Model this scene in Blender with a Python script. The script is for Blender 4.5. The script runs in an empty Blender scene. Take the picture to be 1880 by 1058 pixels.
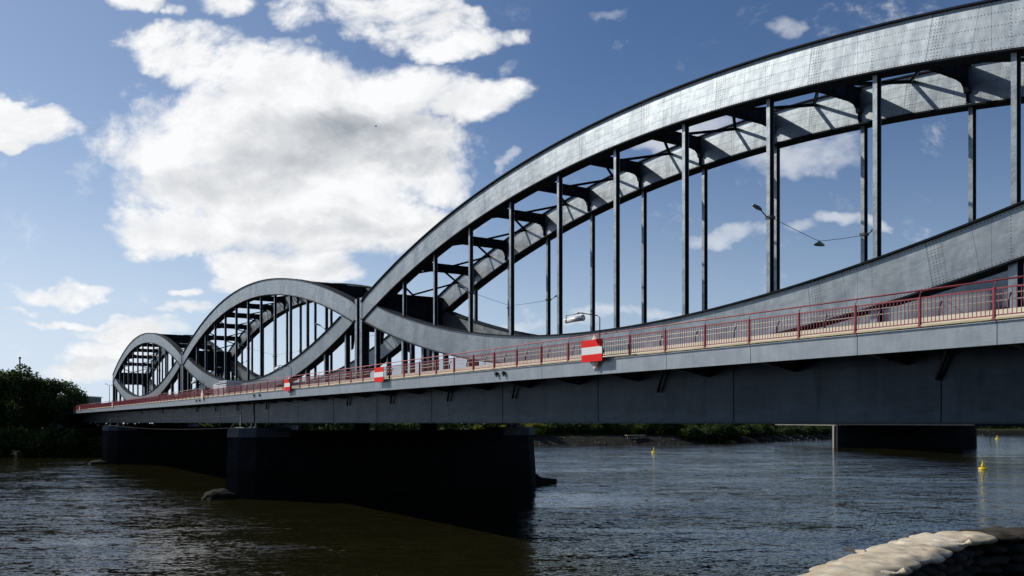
import bpy, math, random
from math import radians as R, sin, cos, pi, sqrt, exp
from mathutils import Vector, Matrix

random.seed(11)
SC = bpy.context.scene
COL = SC.collection
H = 8.8                       # eye height above the river (water at z = 0)

# ------------------------------------------------------------------ camera
cam = bpy.data.cameras.new("camera"); camo = bpy.data.objects.new("camera", cam); COL.objects.link(camo)
camo.location = (0, 0, H); camo.rotation_euler = (R(90), 0, 0)
cam.sensor_width = 36; cam.lens = 31.1; cam.shift_y = 0.1314
cam.clip_start = 0.1; cam.clip_end = 6000
SC.camera = camo
SC.view_settings.view_transform = 'Standard'; SC.view_settings.look = 'None'
SC.view_settings.gamma = 1; SC.view_settings.exposure = 0.0

SUN = Vector((-.735, .425, .545)).normalized()      # towards the sun
SUN_EL = math.asin(SUN.z); SUN_AZ = math.atan2(SUN.x, SUN.y)
SKY_STRENGTH = 0.07; SUN_STRENGTH = 4.2

# ------------------------------------------------------------------ node helpers
class N:
    """a socket that can be used in arithmetic"""
    def __init__(s, nt, sock): s.nt, s.k = nt, sock
    def _m(s, op, *o, clamp=False):
        n = s.nt.nodes.new('ShaderNodeMath'); n.operation = op; n.use_clamp = clamp
        for i, v in enumerate((s,) + o):
            if isinstance(v, N): s.nt.links.new(v.k, n.inputs[i])
            else: n.inputs[i].default_value = v
        return N(s.nt, n.outputs[0])
    def __add__(s, o): return s._m('ADD', o)
    __radd__ = __add__
    def __mul__(s, o): return s._m('MULTIPLY', o)
    __rmul__ = __mul__
    def __sub__(s, o): return s._m('SUBTRACT', o)
    def __rsub__(s, o): return (s * -1) + o
    def __truediv__(s, o): return s._m('DIVIDE', o)
    def max(s, o): return s._m('MAXIMUM', o)
    def min(s, o): return s._m('MINIMUM', o)
    def lt(s, o): return s._m('LESS_THAN', o)
    def gt(s, o): return s._m('GREATER_THAN', o)
    def abs(s): return s._m('ABSOLUTE')
    def frac(s): return s._m('FRACT')
    def pow(s, o): return s._m('POWER', o)
    def clamp(s): return s._m('ADD', 0.0, clamp=True)
    def smooth(s, a, b, lo=0., hi=1.):
        n = s.nt.nodes.new('ShaderNodeMapRange'); n.interpolation_type = 'SMOOTHSTEP'
        s.nt.links.new(s.k, n.inputs['Value'])
        for nm, v in (('From Min', a), ('From Max', b), ('To Min', lo), ('To Max', hi)): n.inputs[nm].default_value = v
        return N(s.nt, n.outputs[0])
def xyz(nt, sock):
    n = nt.nodes.new('ShaderNodeSeparateXYZ'); nt.links.new(sock, n.inputs[0])
    return [N(nt, n.outputs[i]) for i in range(3)]
def comb(nt, *v):
    n = nt.nodes.new('ShaderNodeCombineXYZ')
    for i, a in enumerate(v):
        if isinstance(a, N): nt.links.new(a.k, n.inputs[i])
        else: n.inputs[i].default_value = a
    return n.outputs[0]
def noise(nt, vec, scale, detail=4, rough=.55, dist=0., lac=2.0):
    n = nt.nodes.new('ShaderNodeTexNoise'); n.inputs['Scale'].default_value = scale
    n.inputs['Detail'].default_value = detail; n.inputs['Roughness'].default_value = rough
    n.inputs['Distortion'].default_value = dist; n.inputs['Lacunarity'].default_value = lac
    nt.links.new(vec, n.inputs['Vector']); return N(nt, n.outputs[0])
def mixc(nt, f, a, b):
    n = nt.nodes.new('ShaderNodeMix'); n.data_type = 'RGBA'
    if isinstance(f, N): nt.links.new(f.k, n.inputs[0])
    else: n.inputs[0].default_value = f
    for i, c in ((6, a), (7, b)):
        if isinstance(c, tuple): n.inputs[i].default_value = c + (1,)
        else: nt.links.new(c, n.inputs[i])
    return n.outputs[2]

# ------------------------------------------------------------------ sky with clouds
w = bpy.data.worlds.new("World"); SC.world = w; w.use_nodes = True
nt = w.node_tree; nt.nodes.clear()
out = nt.nodes.new('ShaderNodeOutputWorld'); bg = nt.nodes.new('ShaderNodeBackground')
sky = nt.nodes.new('ShaderNodeTexSky'); sky.sky_type = 'NISHITA'; sky.sun_disc = False
sky.sun_elevation = SUN_EL; sky.sun_rotation = SUN_AZ % (2 * pi)
sky.air_density = 1.0; sky.dust_density = 0.25; sky.ozone_density = 2.0; sky.altitude = 50
tc = nt.nodes.new('ShaderNodeTexCoord')
dx, dy, dz = xyz(nt, tc.outputs['Generated'])
dyc = dy.max(0.12)
U = dx / dyc; V = dz / dyc                     # gnomonic coordinates of the northern sky
P2 = comb(nt, U, V * 1.35, 0.0)
warpx = noise(nt, P2, 5.0, 5, .6) - .5
pw = nt.nodes.new('ShaderNodeTexNoise'); pw.inputs['Scale'].default_value = 5; pw.inputs['Detail'].default_value = 5
nt.links.new(P2, pw.inputs['Vector'])
Uw = U + warpx * .17; Vw = V + (noise(nt, comb(nt, U + 7.3, V * 1.35, 3.1), 5.5, 5, .6) - .5) * .12
CL = [  # image x, y, rx, ry, weight   (one row per cloud lump)
 (325,108,122,46,1),(400,165,70,40,.8),(300,425,90,36,.9),(560,160,160,72,1.1),(430,118,110,40,.85),(700,170,150,75,1.1),(850,190,120,50,.95),(925,190,52,34,.75),
 (450,240,240,100,1.3),(680,270,170,90,1.25),(290,270,110,70,.95),(800,320,80,48,.85),(500,340,250,80,1.3),
 (330,420,125,40,.95),(560,390,230,70,1.2),(740,400,110,52,.95),(520,470,125,45,1.),(600,490,75,28,.9),
 (470,520,80,25,.7),(860,390,60,26,.55),(195,330,50,40,.4),
 (250,8,76,36,.95),(335,38,26,16,.6),(440,22,55,38,.85),(565,40,55,34,.7),(640,20,80,40,.8),(770,35,110,44,.95),(870,72,70,30,.85),(565,14,50,26,.55),(700,20,120,36,.95),(850,68,85,34,.95),(930,68,45,26,.7),(800,15,80,30,.7),
 (60,236,85,44,.95),(15,200,40,28,.75),(35,275,40,20,.7),(130,232,40,20,.5),
 (85,540,95,18,.85),(30,568,50,9,.6),(125,590,110,12,.8),(340,536,35,11,.7),(250,612,130,24,.9),(345,570,70,14,.75),
 (240,650,130,30,.75),(180,690,100,30,.8),(300,592,60,14,.6)]
CF = [(1470,285,110,34,1.),(1380,262,60,26,.8),(1310,420,62,18,.9),(1565,398,52,18,.8),(1640,402,36,14,.8),(1480,415,40,14,.6),(1385,415,36,14,.7),
 (1210,582,75,16,1.),(1120,590,60,12,.9),(1070,600,40,12,.8),(930,600,70,14,.7),(1480,48,34,18,.6),(1110,58,26,12,.5),(930,128,22,14,.6),(928,308,18,12,.6),
 (1300,225,110,28,.7),(1220,265,75,24,.8),(1430,240,60,20,.6)]
def lumps(L, kx, ky):
  m = None
  for cx, cy, rx, ry, wt in L:
    a = (Uw - (cx - 940) / 1624) * (1624 / rx / kx); b = (Vw - (776 - cy) / 1624) * (1624 / ry / ky)
    g = ((a * a + b * b) * -1 + 1).max(0.) * wt
    m = g if m is None else m.max(g)
  return m.pow(.8)
m = lumps(CL, 1.20, 1.17); mf = lumps(CF, 1.3, 1.3)
n1 = noise(nt, P2, 7.5, 11, .66, .3)
OFF = comb(nt, U - .022, V * 1.35 + .030, 0.0)
n2 = noise(nt, OFF, 7.5, 6, .60, .3)
n3 = noise(nt, P2, 2.6, 4, .55)
dens = m * .80 + (n1 - .5) * 2.1 - .08
alpha = dens.smooth(.06, .60)
alphaf = (mf * .8 + (n1 - .5) * 1.9 - .06).smooth(.05, .8) * .55
front = dy.smooth(.1, .3)
# generic scattered cloud for the part of the sky outside the picture
P3 = comb(nt, dx, dy, dz * 2.2)
g3 = noise(nt, P3, 2.3, 8, .6)
outside = ((U.abs().smooth(.62, .85)).max(V.smooth(.55, .8))).max(1 - front)
alpha2 = g3.smooth(.52, .66) * outside * dz.smooth(0.0, .08) * .15
# self shading: thick parts are grey underneath, rims facing the sun stay white
GR = [(630,262,230,60,.62),(600,240,120,30,.2),(400,335,130,34,.4),(560,440,200,22,.3),(480,300,90,30,.3),(600,400,150,18,.42),(680,230,70,20,.3),(560,480,90,14,.35),(160,672,70,12,.3),(350,18,50,10,.2),(760,300,80,22,.4)]
gs = None
for cx, cy, rx, ry, wt in GR:
    a = (Uw - (cx - 940) / 1624) * (1624 / rx / 1.25); b = (Vw - (776 - cy) / 1624) * (1624 / ry / 1.25)
    g = ((a * a + b * b) * -1 + 1).max(0.) * wt
    gs = g if gs is None else gs + g
shade = (gs * .72 + .10 + (n2 - n1) * 1.5 * dens.smooth(.2, .8) + (n3 - .5) * .5 * dens.smooth(.3, .9)).max(0.).min(1.)
ccol = mixc(nt, shade, (.97, .975, .985), (.36, .395, .44))
cmul = nt.nodes.new('ShaderNodeVectorMath'); cmul.operation = 'SCALE'; cmul.inputs[3].default_value = 1.0 / SKY_STRENGTH
nt.links.new(ccol, cmul.inputs[0])
tint = nt.nodes.new('ShaderNodeVectorMath'); tint.operation = 'MULTIPLY'; tint.inputs[1].default_value = (.74, .89, 1.12)
nt.links.new(sky.outputs[0], tint.inputs[0])
pale = nt.nodes.new('ShaderNodeVectorMath'); pale.operation = 'SCALE'; pale.inputs[0].default_value = (.68, .78, .91); pale.inputs[3].default_value = 1 / SKY_STRENGTH
# humid air: the sky pales towards the horizon and towards the sun
sd = dx * SUN.x + dy * SUN.y + dz * SUN.z
dz0 = dz.max(0.) * 5.2
hf = dz0 * dz0 * -1.
ex = nt.nodes.new('ShaderNodeMath'); ex.operation = 'EXPONENT'; nt.links.new(hf.k, ex.inputs[0])
hz = mixc(nt, (N(nt, ex.outputs[0]) * sd.smooth(.1, .9, .38, .92) + sd.smooth(.50, 1., 0., .24)).clamp(), tint.outputs[0], pale.outputs[0])
skyc = mixc(nt, (alpha.max(alphaf) * front).max(alpha2), hz, cmul.outputs[0])
nt.links.new(skyc, bg.inputs['Color']); bg.inputs['Strength'].default_value = SKY_STRENGTH
nt.links.new(bg.outputs[0], out.inputs[0])

# ------------------------------------------------------------------ sun
sl = bpy.data.lights.new("sun", 'SUN'); sl.energy = SUN_STRENGTH; sl.angle = R(.5); sl.color = (1, .95, .87)
so = bpy.data.objects.new("sun", sl); COL.objects.link(so)
so.rotation_euler = SUN.to_track_quat('Z', 'Y').to_euler()

# ------------------------------------------------------------------ materials
def mat(name):
    m = bpy.data.materials.new(name); m.use_nodes = True
    return m, m.node_tree, m.node_tree.nodes['Principled BSDF']
def bump(nt, bsdf, h, strength, dist):
    b = nt.nodes.new('ShaderNodeBump'); b.inputs['Strength'].default_value = strength; b.inputs['Distance'].default_value = dist
    nt.links.new(h.k, b.inputs['Height']); nt.links.new(b.outputs[0], bsdf.inputs['Normal'])
def simple(name, c1, c2, rough=.6, scale=3., metal=0., bmp=.0, bscale=20., coord='Object', spec=.5):
    m, nt, p = mat(name); t = nt.nodes.new('ShaderNodeTexCoord'); v = t.outputs[coord]
    f = noise(nt, v, scale, 6, .6)
    nt.links.new(mixc(nt, f.smooth(.3, .7), c1, c2), p.inputs['Base Color'])
    p.inputs['Roughness'].default_value = rough; p.inputs['Metallic'].default_value = metal
    p.inputs['Specular IOR Level'].default_value = spec
    if bmp: bump(nt, p, noise(nt, v, bscale, 5, .6), bmp, .05)
    return m
def steel(name, rows=0., depth=2.5, cols=True, tone=1., tint=(1, 1, 1), stain=0.):
    """riveted painted plate: uv 'plate' = metres along / up from the lower edge, uv 'lean' = station square to the chord"""
    m, nt, p = mat(name)
    uv = nt.nodes.new('ShaderNodeUVMap'); uv.uv_map = 'plate'; ul = nt.nodes.new('ShaderNodeUVMap'); ul.uv_map = 'lean'
    u, v, _ = xyz(nt, uv.outputs[0]); lu, _, _ = xyz(nt, ul.outputs[0])
    pv = comb(nt, u, v, 0.)
    PU = 7.7
    big = noise(nt, pv, .55, 5, .6); med = noise(nt, comb(nt, u * .7, v * 2.4, 2.), 1.5, 6, .62, .4)
    drip = noise(nt, comb(nt, u * 3., v * .35, 5.), 1.1, 5, .65)
    fine = noise(nt, pv, 22, 3, .6)
    col = noise(nt, comb(nt, u * .9, v * .05, 7.), 1., 3, .55)  # broad upright columns: sheen put into the plate colour
    f = (big * .40 + med * .2 + drip * .15 + col * .25 - .5) * 1.9 + .5
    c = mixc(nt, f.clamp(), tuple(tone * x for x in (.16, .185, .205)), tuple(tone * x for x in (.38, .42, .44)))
    mott = noise(nt, pv, 2.6, 4, .7)
    c = mixc(nt, mott.smooth(.42, .68) * .2, c, tuple(tone * x for x in (.10, .12, .135)))
    c = mixc(nt, fine.smooth(.55, .8) * .35, c, tuple(tone * x for x in (.44, .47, .48)))
    # rivets
    def dots(a, b, pa, pb, r):
        x = ((a / pa).frac() - .5) * pa; y = ((b / pb).frac() - .5) * pb
        return (x * x + y * y).lt(r * r)
    rv = None
    def add(q):
        nonlocal rv
        rv = q if rv is None else rv.max(q)
    edge = (v - .12).abs().lt(.05) ; add(dots(u, v - .07, .2, .1, .032) * edge)
    edge2 = (v - (depth - .12)).abs().lt(.05); add(dots(u, v - (depth - .17), .2, .1, .032) * edge2)
    if rows:
        inr = (v.gt(.3)) * (v.lt(depth - .3)); add(dots(u, v + rows / 2., .17, rows, .030) * inr)
    seam = None
    if cols:
        fc = ((u / PU + .5).frac() - .5) * PU
        add(dots(fc + .11, v, .22, .17, .032) * fc.abs().lt(.19))
        fl = ((lu / PU).frac() - .5) * PU                       # splice between hangers
        add(dots(fl + .09, v, .18, .17, .032) * fl.abs().lt(.36))
        seam = ((fl - .42).abs().lt(.025)).max((fc - .95).abs().lt(.012)).max((fl+.42).abs().lt(.012))
        f2 = ((lu / PU + .27).frac() - .5) * PU; seam = seam.max(f2.abs().lt(.014))
        # lighter worn plates either side of a seam
        patch = noise(nt, comb(nt, (lu / PU * 4.)._m('FLOOR'), 0., 1.7), 3.3, 0)
        c = mixc(nt, patch.smooth(.35, .7) * .22, c, tuple(tone * x for x in (.10, .12, .135)))
    if seam is not None: c = mixc(nt, seam * .6, c, (.03, .035, .04))
    c = mixc(nt, rv * .8, c, (.035, .04, .045))  # dark dots put the shading of the rivets into the colour
    if stain:      # pale tide of dried spray along the lower edge
        sc = noise(nt, comb(nt, u * .33, 0., 3.3), 1., 3, .5); sv = noise(nt, comb(nt, u * .8, v * 2., 1.), 1., 4, .6)
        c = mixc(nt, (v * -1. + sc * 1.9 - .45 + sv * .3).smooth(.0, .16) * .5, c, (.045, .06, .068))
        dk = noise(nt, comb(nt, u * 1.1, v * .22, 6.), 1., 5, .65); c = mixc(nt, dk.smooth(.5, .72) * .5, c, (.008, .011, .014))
    ti = nt.nodes.new('ShaderNodeVectorMath'); ti.operation = 'MULTIPLY'; ti.inputs[1].default_value = tint; nt.links.new(c, ti.inputs[0]); c = ti.outputs[0]
    nt.links.new(c, p.inputs['Base Color'])
    p.inputs['Metallic'].default_value = .75
    rr = big * .25 + med * .2 + .22
    nt.links.new(rr.k, p.inputs['Roughness'])
    h = med * .006 + rv * .03 + noise(nt, comb(nt, u * .8, v * .5, 9.), 1.0, 2, .5) * .07
    bump(nt, p, h, .55, 1.0)
    return m
M = {}
M['web'] = steel('riveted_plate_rows', rows=.62, depth=2.42, tone=1.02)
M['web_low'] = steel('riveted_plate_plain', rows=0., depth=2.5, tone=.88)
M['girder'] = steel('girder_plate', rows=0., depth=2.9, tone=.14, tint=(.86, 1.02, 1.2), stain=1.)  # low tone puts the shade under the deck into the plate colour
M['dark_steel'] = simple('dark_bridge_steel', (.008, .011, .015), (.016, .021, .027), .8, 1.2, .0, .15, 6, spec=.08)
M['hanger'] = simple('hanger_steel', (.16, .185, .205), (.30, .335, .36), .42, 1.5, .6, .15, 8)
def fascia_mat():
    m, nt, p = mat('fascia_plate'); t = nt.nodes.new('ShaderNodeTexCoord'); x, y, z = xyz(nt, t.outputs['Object'])
    a = noise(nt, comb(nt, x * 1.2, 0., z * 1.2), 1., 6, .62); dr = noise(nt, comb(nt, x * 5., 0., z * .5), 1., 5, .65)
    c = mixc(nt, (a * .6 + dr * .4).smooth(.3, .7), (.25, .285, .315), (.37, .405, .435))
    sm = (((x / 5.13).frac() - .5).abs().lt(.004)); c = mixc(nt, sm * .8, c, (.03, .03, .035))
    rust = noise(nt, comb(nt, x * 2.2, 0., z * .7), 2.3, 5, .7).smooth(.60, .76) * z.smooth(.72, .1)
    c = mixc(nt, (dr.smooth(.55, .75)) * .25, c, (.12, .14, .16))
    c = mixc(nt, rust * .45, c, (.16, .12, .09))
    nt.links.new(c, p.inputs['Base Color']); p.inputs['Roughness'].default_value = .45; p.inputs['Metallic'].default_value = .5
    bump(nt, p, noise(nt, t.outputs['Object'], 14, 4, .6), .2, .02); return m
M['fascia'] = fascia_mat()
M['fascia_dark'] = simple('girder_stiffener_steel', (.018, .022, .026), (.035, .042, .048), .55, 1.2, .3, spec=.3)
M['red_rail'] = simple('faded_red_paint', (.27, .032, .05), (.38, .06, .08), .5, 2.)
M['grey_rail'] = simple('grey_guard_rail', (.42, .42, .36), (.5, .5, .44), .45, 2., .2)
M['cream'] = simple('cream_kerb', (.74, .66, .52), (.82, .75, .62), .7, .9, 0, .2, 10)
M['deck_edge'] = simple('ochre_deck_board', (.50, .42, .22), (.66, .57, .34), .75, 1.3)
M['asphalt'] = simple('asphalt', (.045, .045, .048), (.065, .065, .066), .9, .7, 0, .4, 60)
M['paving'] = simple('walkway_surface', (.32, .26, .18), (.42, .35, .26), .85, 1.5)
M['sign_red'] = simple('sign_red', (.88, .012, .010), (.92, .02, .016), .6, 2., spec=.12)
M['sign_white'] = simple('sign_white', (.88, .88, .87), (.92, .92, .91), .5, 2.)
M['sign_orange'] = simple('sign_orange', (.90, .36, .22), (.94, .42, .27), .5, 2.)
M['black'] = simple('black_metal', (.015, .016, .018), (.03, .03, .033), .5, 3.)
M['white_paint'] = simple('white_paint', (.66, .67, .68), (.76, .76, .76), .35, 1.)
M['glass'] = simple('dark_glass', (.02, .025, .03), (.03, .035, .04), .06, 1.)
M['rubber'] = simple('rubber', (.015, .015, .015), (.03, .03, .03), .8, 6.)
M['cap'] = simple('pier_granite_cap', (.06, .066, .075), (.095, .10, .11), .8, 1.2, 0, .4, 8)
def masonry():
    m, nt, p = mat('pier_masonry'); t = nt.nodes.new('ShaderNodeTexCoord'); x, y, z = xyz(nt, t.outputs['Object'])
    br = nt.nodes.new('ShaderNodeTexBrick'); br.inputs['Scale'].default_value = 1.; br.inputs['Brick Width'].default_value = 1.1
    br.inputs['Row Height'].default_value = .42; br.inputs['Mortar Size'].default_value = .02
    nt.links.new(comb(nt, y + x, z, 0.), br.inputs['Vector'])
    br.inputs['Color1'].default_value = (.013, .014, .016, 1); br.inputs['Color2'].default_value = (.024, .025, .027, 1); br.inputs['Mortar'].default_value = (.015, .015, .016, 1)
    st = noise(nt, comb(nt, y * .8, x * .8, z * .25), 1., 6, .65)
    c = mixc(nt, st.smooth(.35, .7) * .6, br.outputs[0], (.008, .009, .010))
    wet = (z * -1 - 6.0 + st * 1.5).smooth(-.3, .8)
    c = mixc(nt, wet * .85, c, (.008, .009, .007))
    nt.links.new(c, p.inputs['Base Color']); p.inputs['Roughness'].default_value = .85; p.inputs['Specular IOR Level'].default_value = .12
    bump(nt, p, N(nt, br.outputs[1]) * -1. + noise(nt, t.outputs['Object'], 5, 5) * .8, .5, .03); return m
M['masonry'] = masonry()
M['rubble'] = simple('wet_rubble', (.006, .007, .005), (.018, .018, .013), .9, 3.5, 0, .5, 9, spec=.1)
M['buoy'] = simple('buoy_yellow', (.80, .56, .02), (.86, .64, .04), .35, 2.)
M['bark'] = simple('bark', (.02, .018, .013), (.04, .033, .024), .9, 4., 0, .5, 10)
M['quay'] = simple('quay_concrete', (.05, .048, .04), (.09, .085, .07), .85, .8, 0, .4, 9)
M['facade'] = simple('dark_facade', (.05, .055, .06), (.08, .085, .09), .5, .4)
M['pale_facade'] = simple('pale_facade', (.24, .21, .18), (.3, .27, .23), .7, .5)
M['timber'] = simple('weathered_timber', (.30, .27, .20), (.42, .39, .30), .85, 2.)
def leaf(name, a, b, tr=.35):
    m, nt, p = mat(name); g = nt.nodes.new('ShaderNodeNewGeometry'); o = nt.nodes.new('ShaderNodeObjectInfo')
    r = N(nt, g.outputs['Random Per Island']); c = mixc(nt, (r * .7 + N(nt, o.outputs['Random']) * .5 - .1).clamp(), a, b)
    nt.links.new(c, p.inputs['Base Color']); p.inputs['Roughness'].default_value = .7; p.inputs['Specular IOR Level'].default_value = .15
    tl = nt.nodes.new('ShaderNodeBsdfTranslucent'); nt.links.new(c, tl.inputs[0]); mx = nt.nodes.new('ShaderNodeMixShader'); mx.inputs[0].default_value = tr
    nt.links.new(p.outputs[0], mx.inputs[1]); nt.links.new(tl.outputs[0], mx.inputs[2]); nt.links.new(mx.outputs[0], nt.nodes['Material Output'].inputs[0]); return m
M['leaf'] = leaf('dark_leaves', (.020, .040, .012), (.10, .14, .035), .35)
M['leaf2'] = leaf('willow_leaves', (.026, .048, .018), (.09, .13, .045), .3)
M['leaf3'] = leaf('yellow_green_leaves', (.12, .15, .02), (.28, .27, .035), .4)
def sand(nm, k):
    m, nt, p = mat(nm); t = nt.nodes.new('ShaderNodeTexCoord'); v = t.outputs['Object']; x, y, z = xyz(nt, v)
    oi = nt.nodes.new('ShaderNodeObjectInfo'); rnd = N(nt, oi.outputs['Random'])
    vv = comb(nt, x + rnd * 9., y, z)
    a = noise(nt, vv, 3.5, 6, .6); b = noise(nt, vv, 9., 5, .65)
    c = mixc(nt, a.smooth(.35, .7), tuple(k*q for q in (.60, .50, .36)), tuple(k*q for q in (.84, .76, .62)))
    c = mixc(nt, b.smooth(.55, .75) * .5, c, tuple(k*q for q in (.36, .28, .17)))
    c = mixc(nt, (rnd * .5) * a, c, tuple(k*q for q in (.22, .2, .1)))
    c = mixc(nt, (x.abs() - .22 + a * .1).smooth(.0, .12) * .35, c, tuple(k*q for q in (.2, .18, .13)))
    nt.links.new(c, p.inputs['Base Color']); p.inputs['Roughness'].default_value = .85; p.inputs['Specular IOR Level'].default_value = .2
    wv = nt.nodes.new('ShaderNodeTexWave'); wv.inputs['Scale'].default_value = 60; nt.links.new(v, wv.inputs[0])
    wr = noise(nt, comb(nt, x * 4., y * 14., z * 10. + rnd * 5.), 1., 5, .6, 1.2)
    bump(nt, p, N(nt, wv.outputs[1]) * .03 + wr * .8 + b * .25, .7, .03); return m
M['sand'] = sand('sandbag_cloth', 1.); M['sand_dirty_shaded'] = sand('mouldy_shaded_sandbag_cloth', .08)  # mouldy cloth, its colour also darkened to stand for shade
def water():
    m, nt, p = mat('river_water'); g = nt.nodes.new('ShaderNodeNewGeometry'); x, y, z = xyz(nt, g.outputs['Position'])
    big = noise(nt, comb(nt, x * .02, y * .055, 0.), 1., 5, .6, 1.)
    mid = noise(nt, comb(nt, x * .35, y * .8, 0.), 1., 4, .6, .8)
    sm = noise(nt, comb(nt, x * 1.8, y * 3.2, 4.), 1., 5, .62, .6)
    tiny = noise(nt, comb(nt, x * 7., y * 10., 8.), 1., 3, .6)
    low = noise(nt, comb(nt, x * .10, y * .26, 2.), 1., 3, .55, .8)
    calm = big.smooth(.36, .64, .28, 1.1)
    def slope(vec, sc, det, rg):
        n = nt.nodes.new('ShaderNodeTexNoise'); n.inputs['Scale'].default_value = sc; n.inputs['Detail'].default_value = det; n.inputs['Roughness'].default_value = rg
        nt.links.new(vec, n.inputs['Vector']); q = xyz(nt, n.outputs[1]); return q[0] - .5, q[1] - .5
    a = slope(comb(nt, x * .09, y * .22, 0.), 1., 2, .5); b = slope(comb(nt, x * .60, y * 1.45, 3.), 1., 3, .6); c_ = slope(comb(nt, x * 3.0, y * 6.0, 6.), 1., 2, .6)
    sx = (a[0] * .16 + b[0] * .42 + c_[0] * .45) * calm; sy = (a[1] * .48 + b[1] * .95) * calm + c_[1] * .80 * big.smooth(.35, .6, .5, 1.2)
    vn = nt.nodes.new('ShaderNodeVectorMath'); vn.operation = 'NORMALIZE'; nt.links.new(comb(nt, sx, sy, 1.), vn.inputs[0]); nt.links.new(vn.outputs[0], p.inputs['Normal'])
    nt.links.new(mixc(nt, big, (.011, .0110, .0042), (.018, .0158, .0056)), p.inputs['Base Color'])
    p.inputs['Roughness'].default_value = .07; p.inputs['IOR'].default_value = 1.2; p.inputs['Specular Tint'].default_value = (.58, .82, 1., 1); return m
M['water'] = water()
def bank():
    m, nt, p = mat('river_bank'); g = nt.nodes.new('ShaderNodeNewGeometry'); x, y, z = xyz(nt, g.outputs['Position'])
    pv = g.outputs['Position']; st = noise(nt, pv, 1.6, 6, .75); a = noise(nt, pv, .1, 4)
    grass = mixc(nt, st.smooth(.3, .7), (.02, .028, .010), (.05, .06, .018))
    rock = mixc(nt, st.smooth(.4, .62) * x.smooth(-60., 0., 0., 1.) * x.smooth(70., 110., 1., .25), (.010, .010, .008), (.055, .05, .038))  # rock at the left darkened in colour to stand for tree shade
    c = mixc(nt, (z + (a - .5) * 1.).smooth(3.0, 3.8), rock, grass)
    nt.links.new(c, p.inputs['Base Color']); p.inputs['Roughness'].default_value = .95; p.inputs['Specular IOR Level'].default_value = .08
    bump(nt, p, st, 1., .5); return m
M['bank'] = bank()

ORD = 'first second third fourth fifth sixth seventh eighth ninth tenth eleventh twelfth thirteenth fourteenth fifteenth sixteenth seventeenth eighteenth nineteenth twentieth twenty-first twenty-second twenty-third twenty-fourth twenty-fifth twenty-sixth twenty-seventh twenty-eighth twenty-ninth thirtieth'.split()
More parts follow.
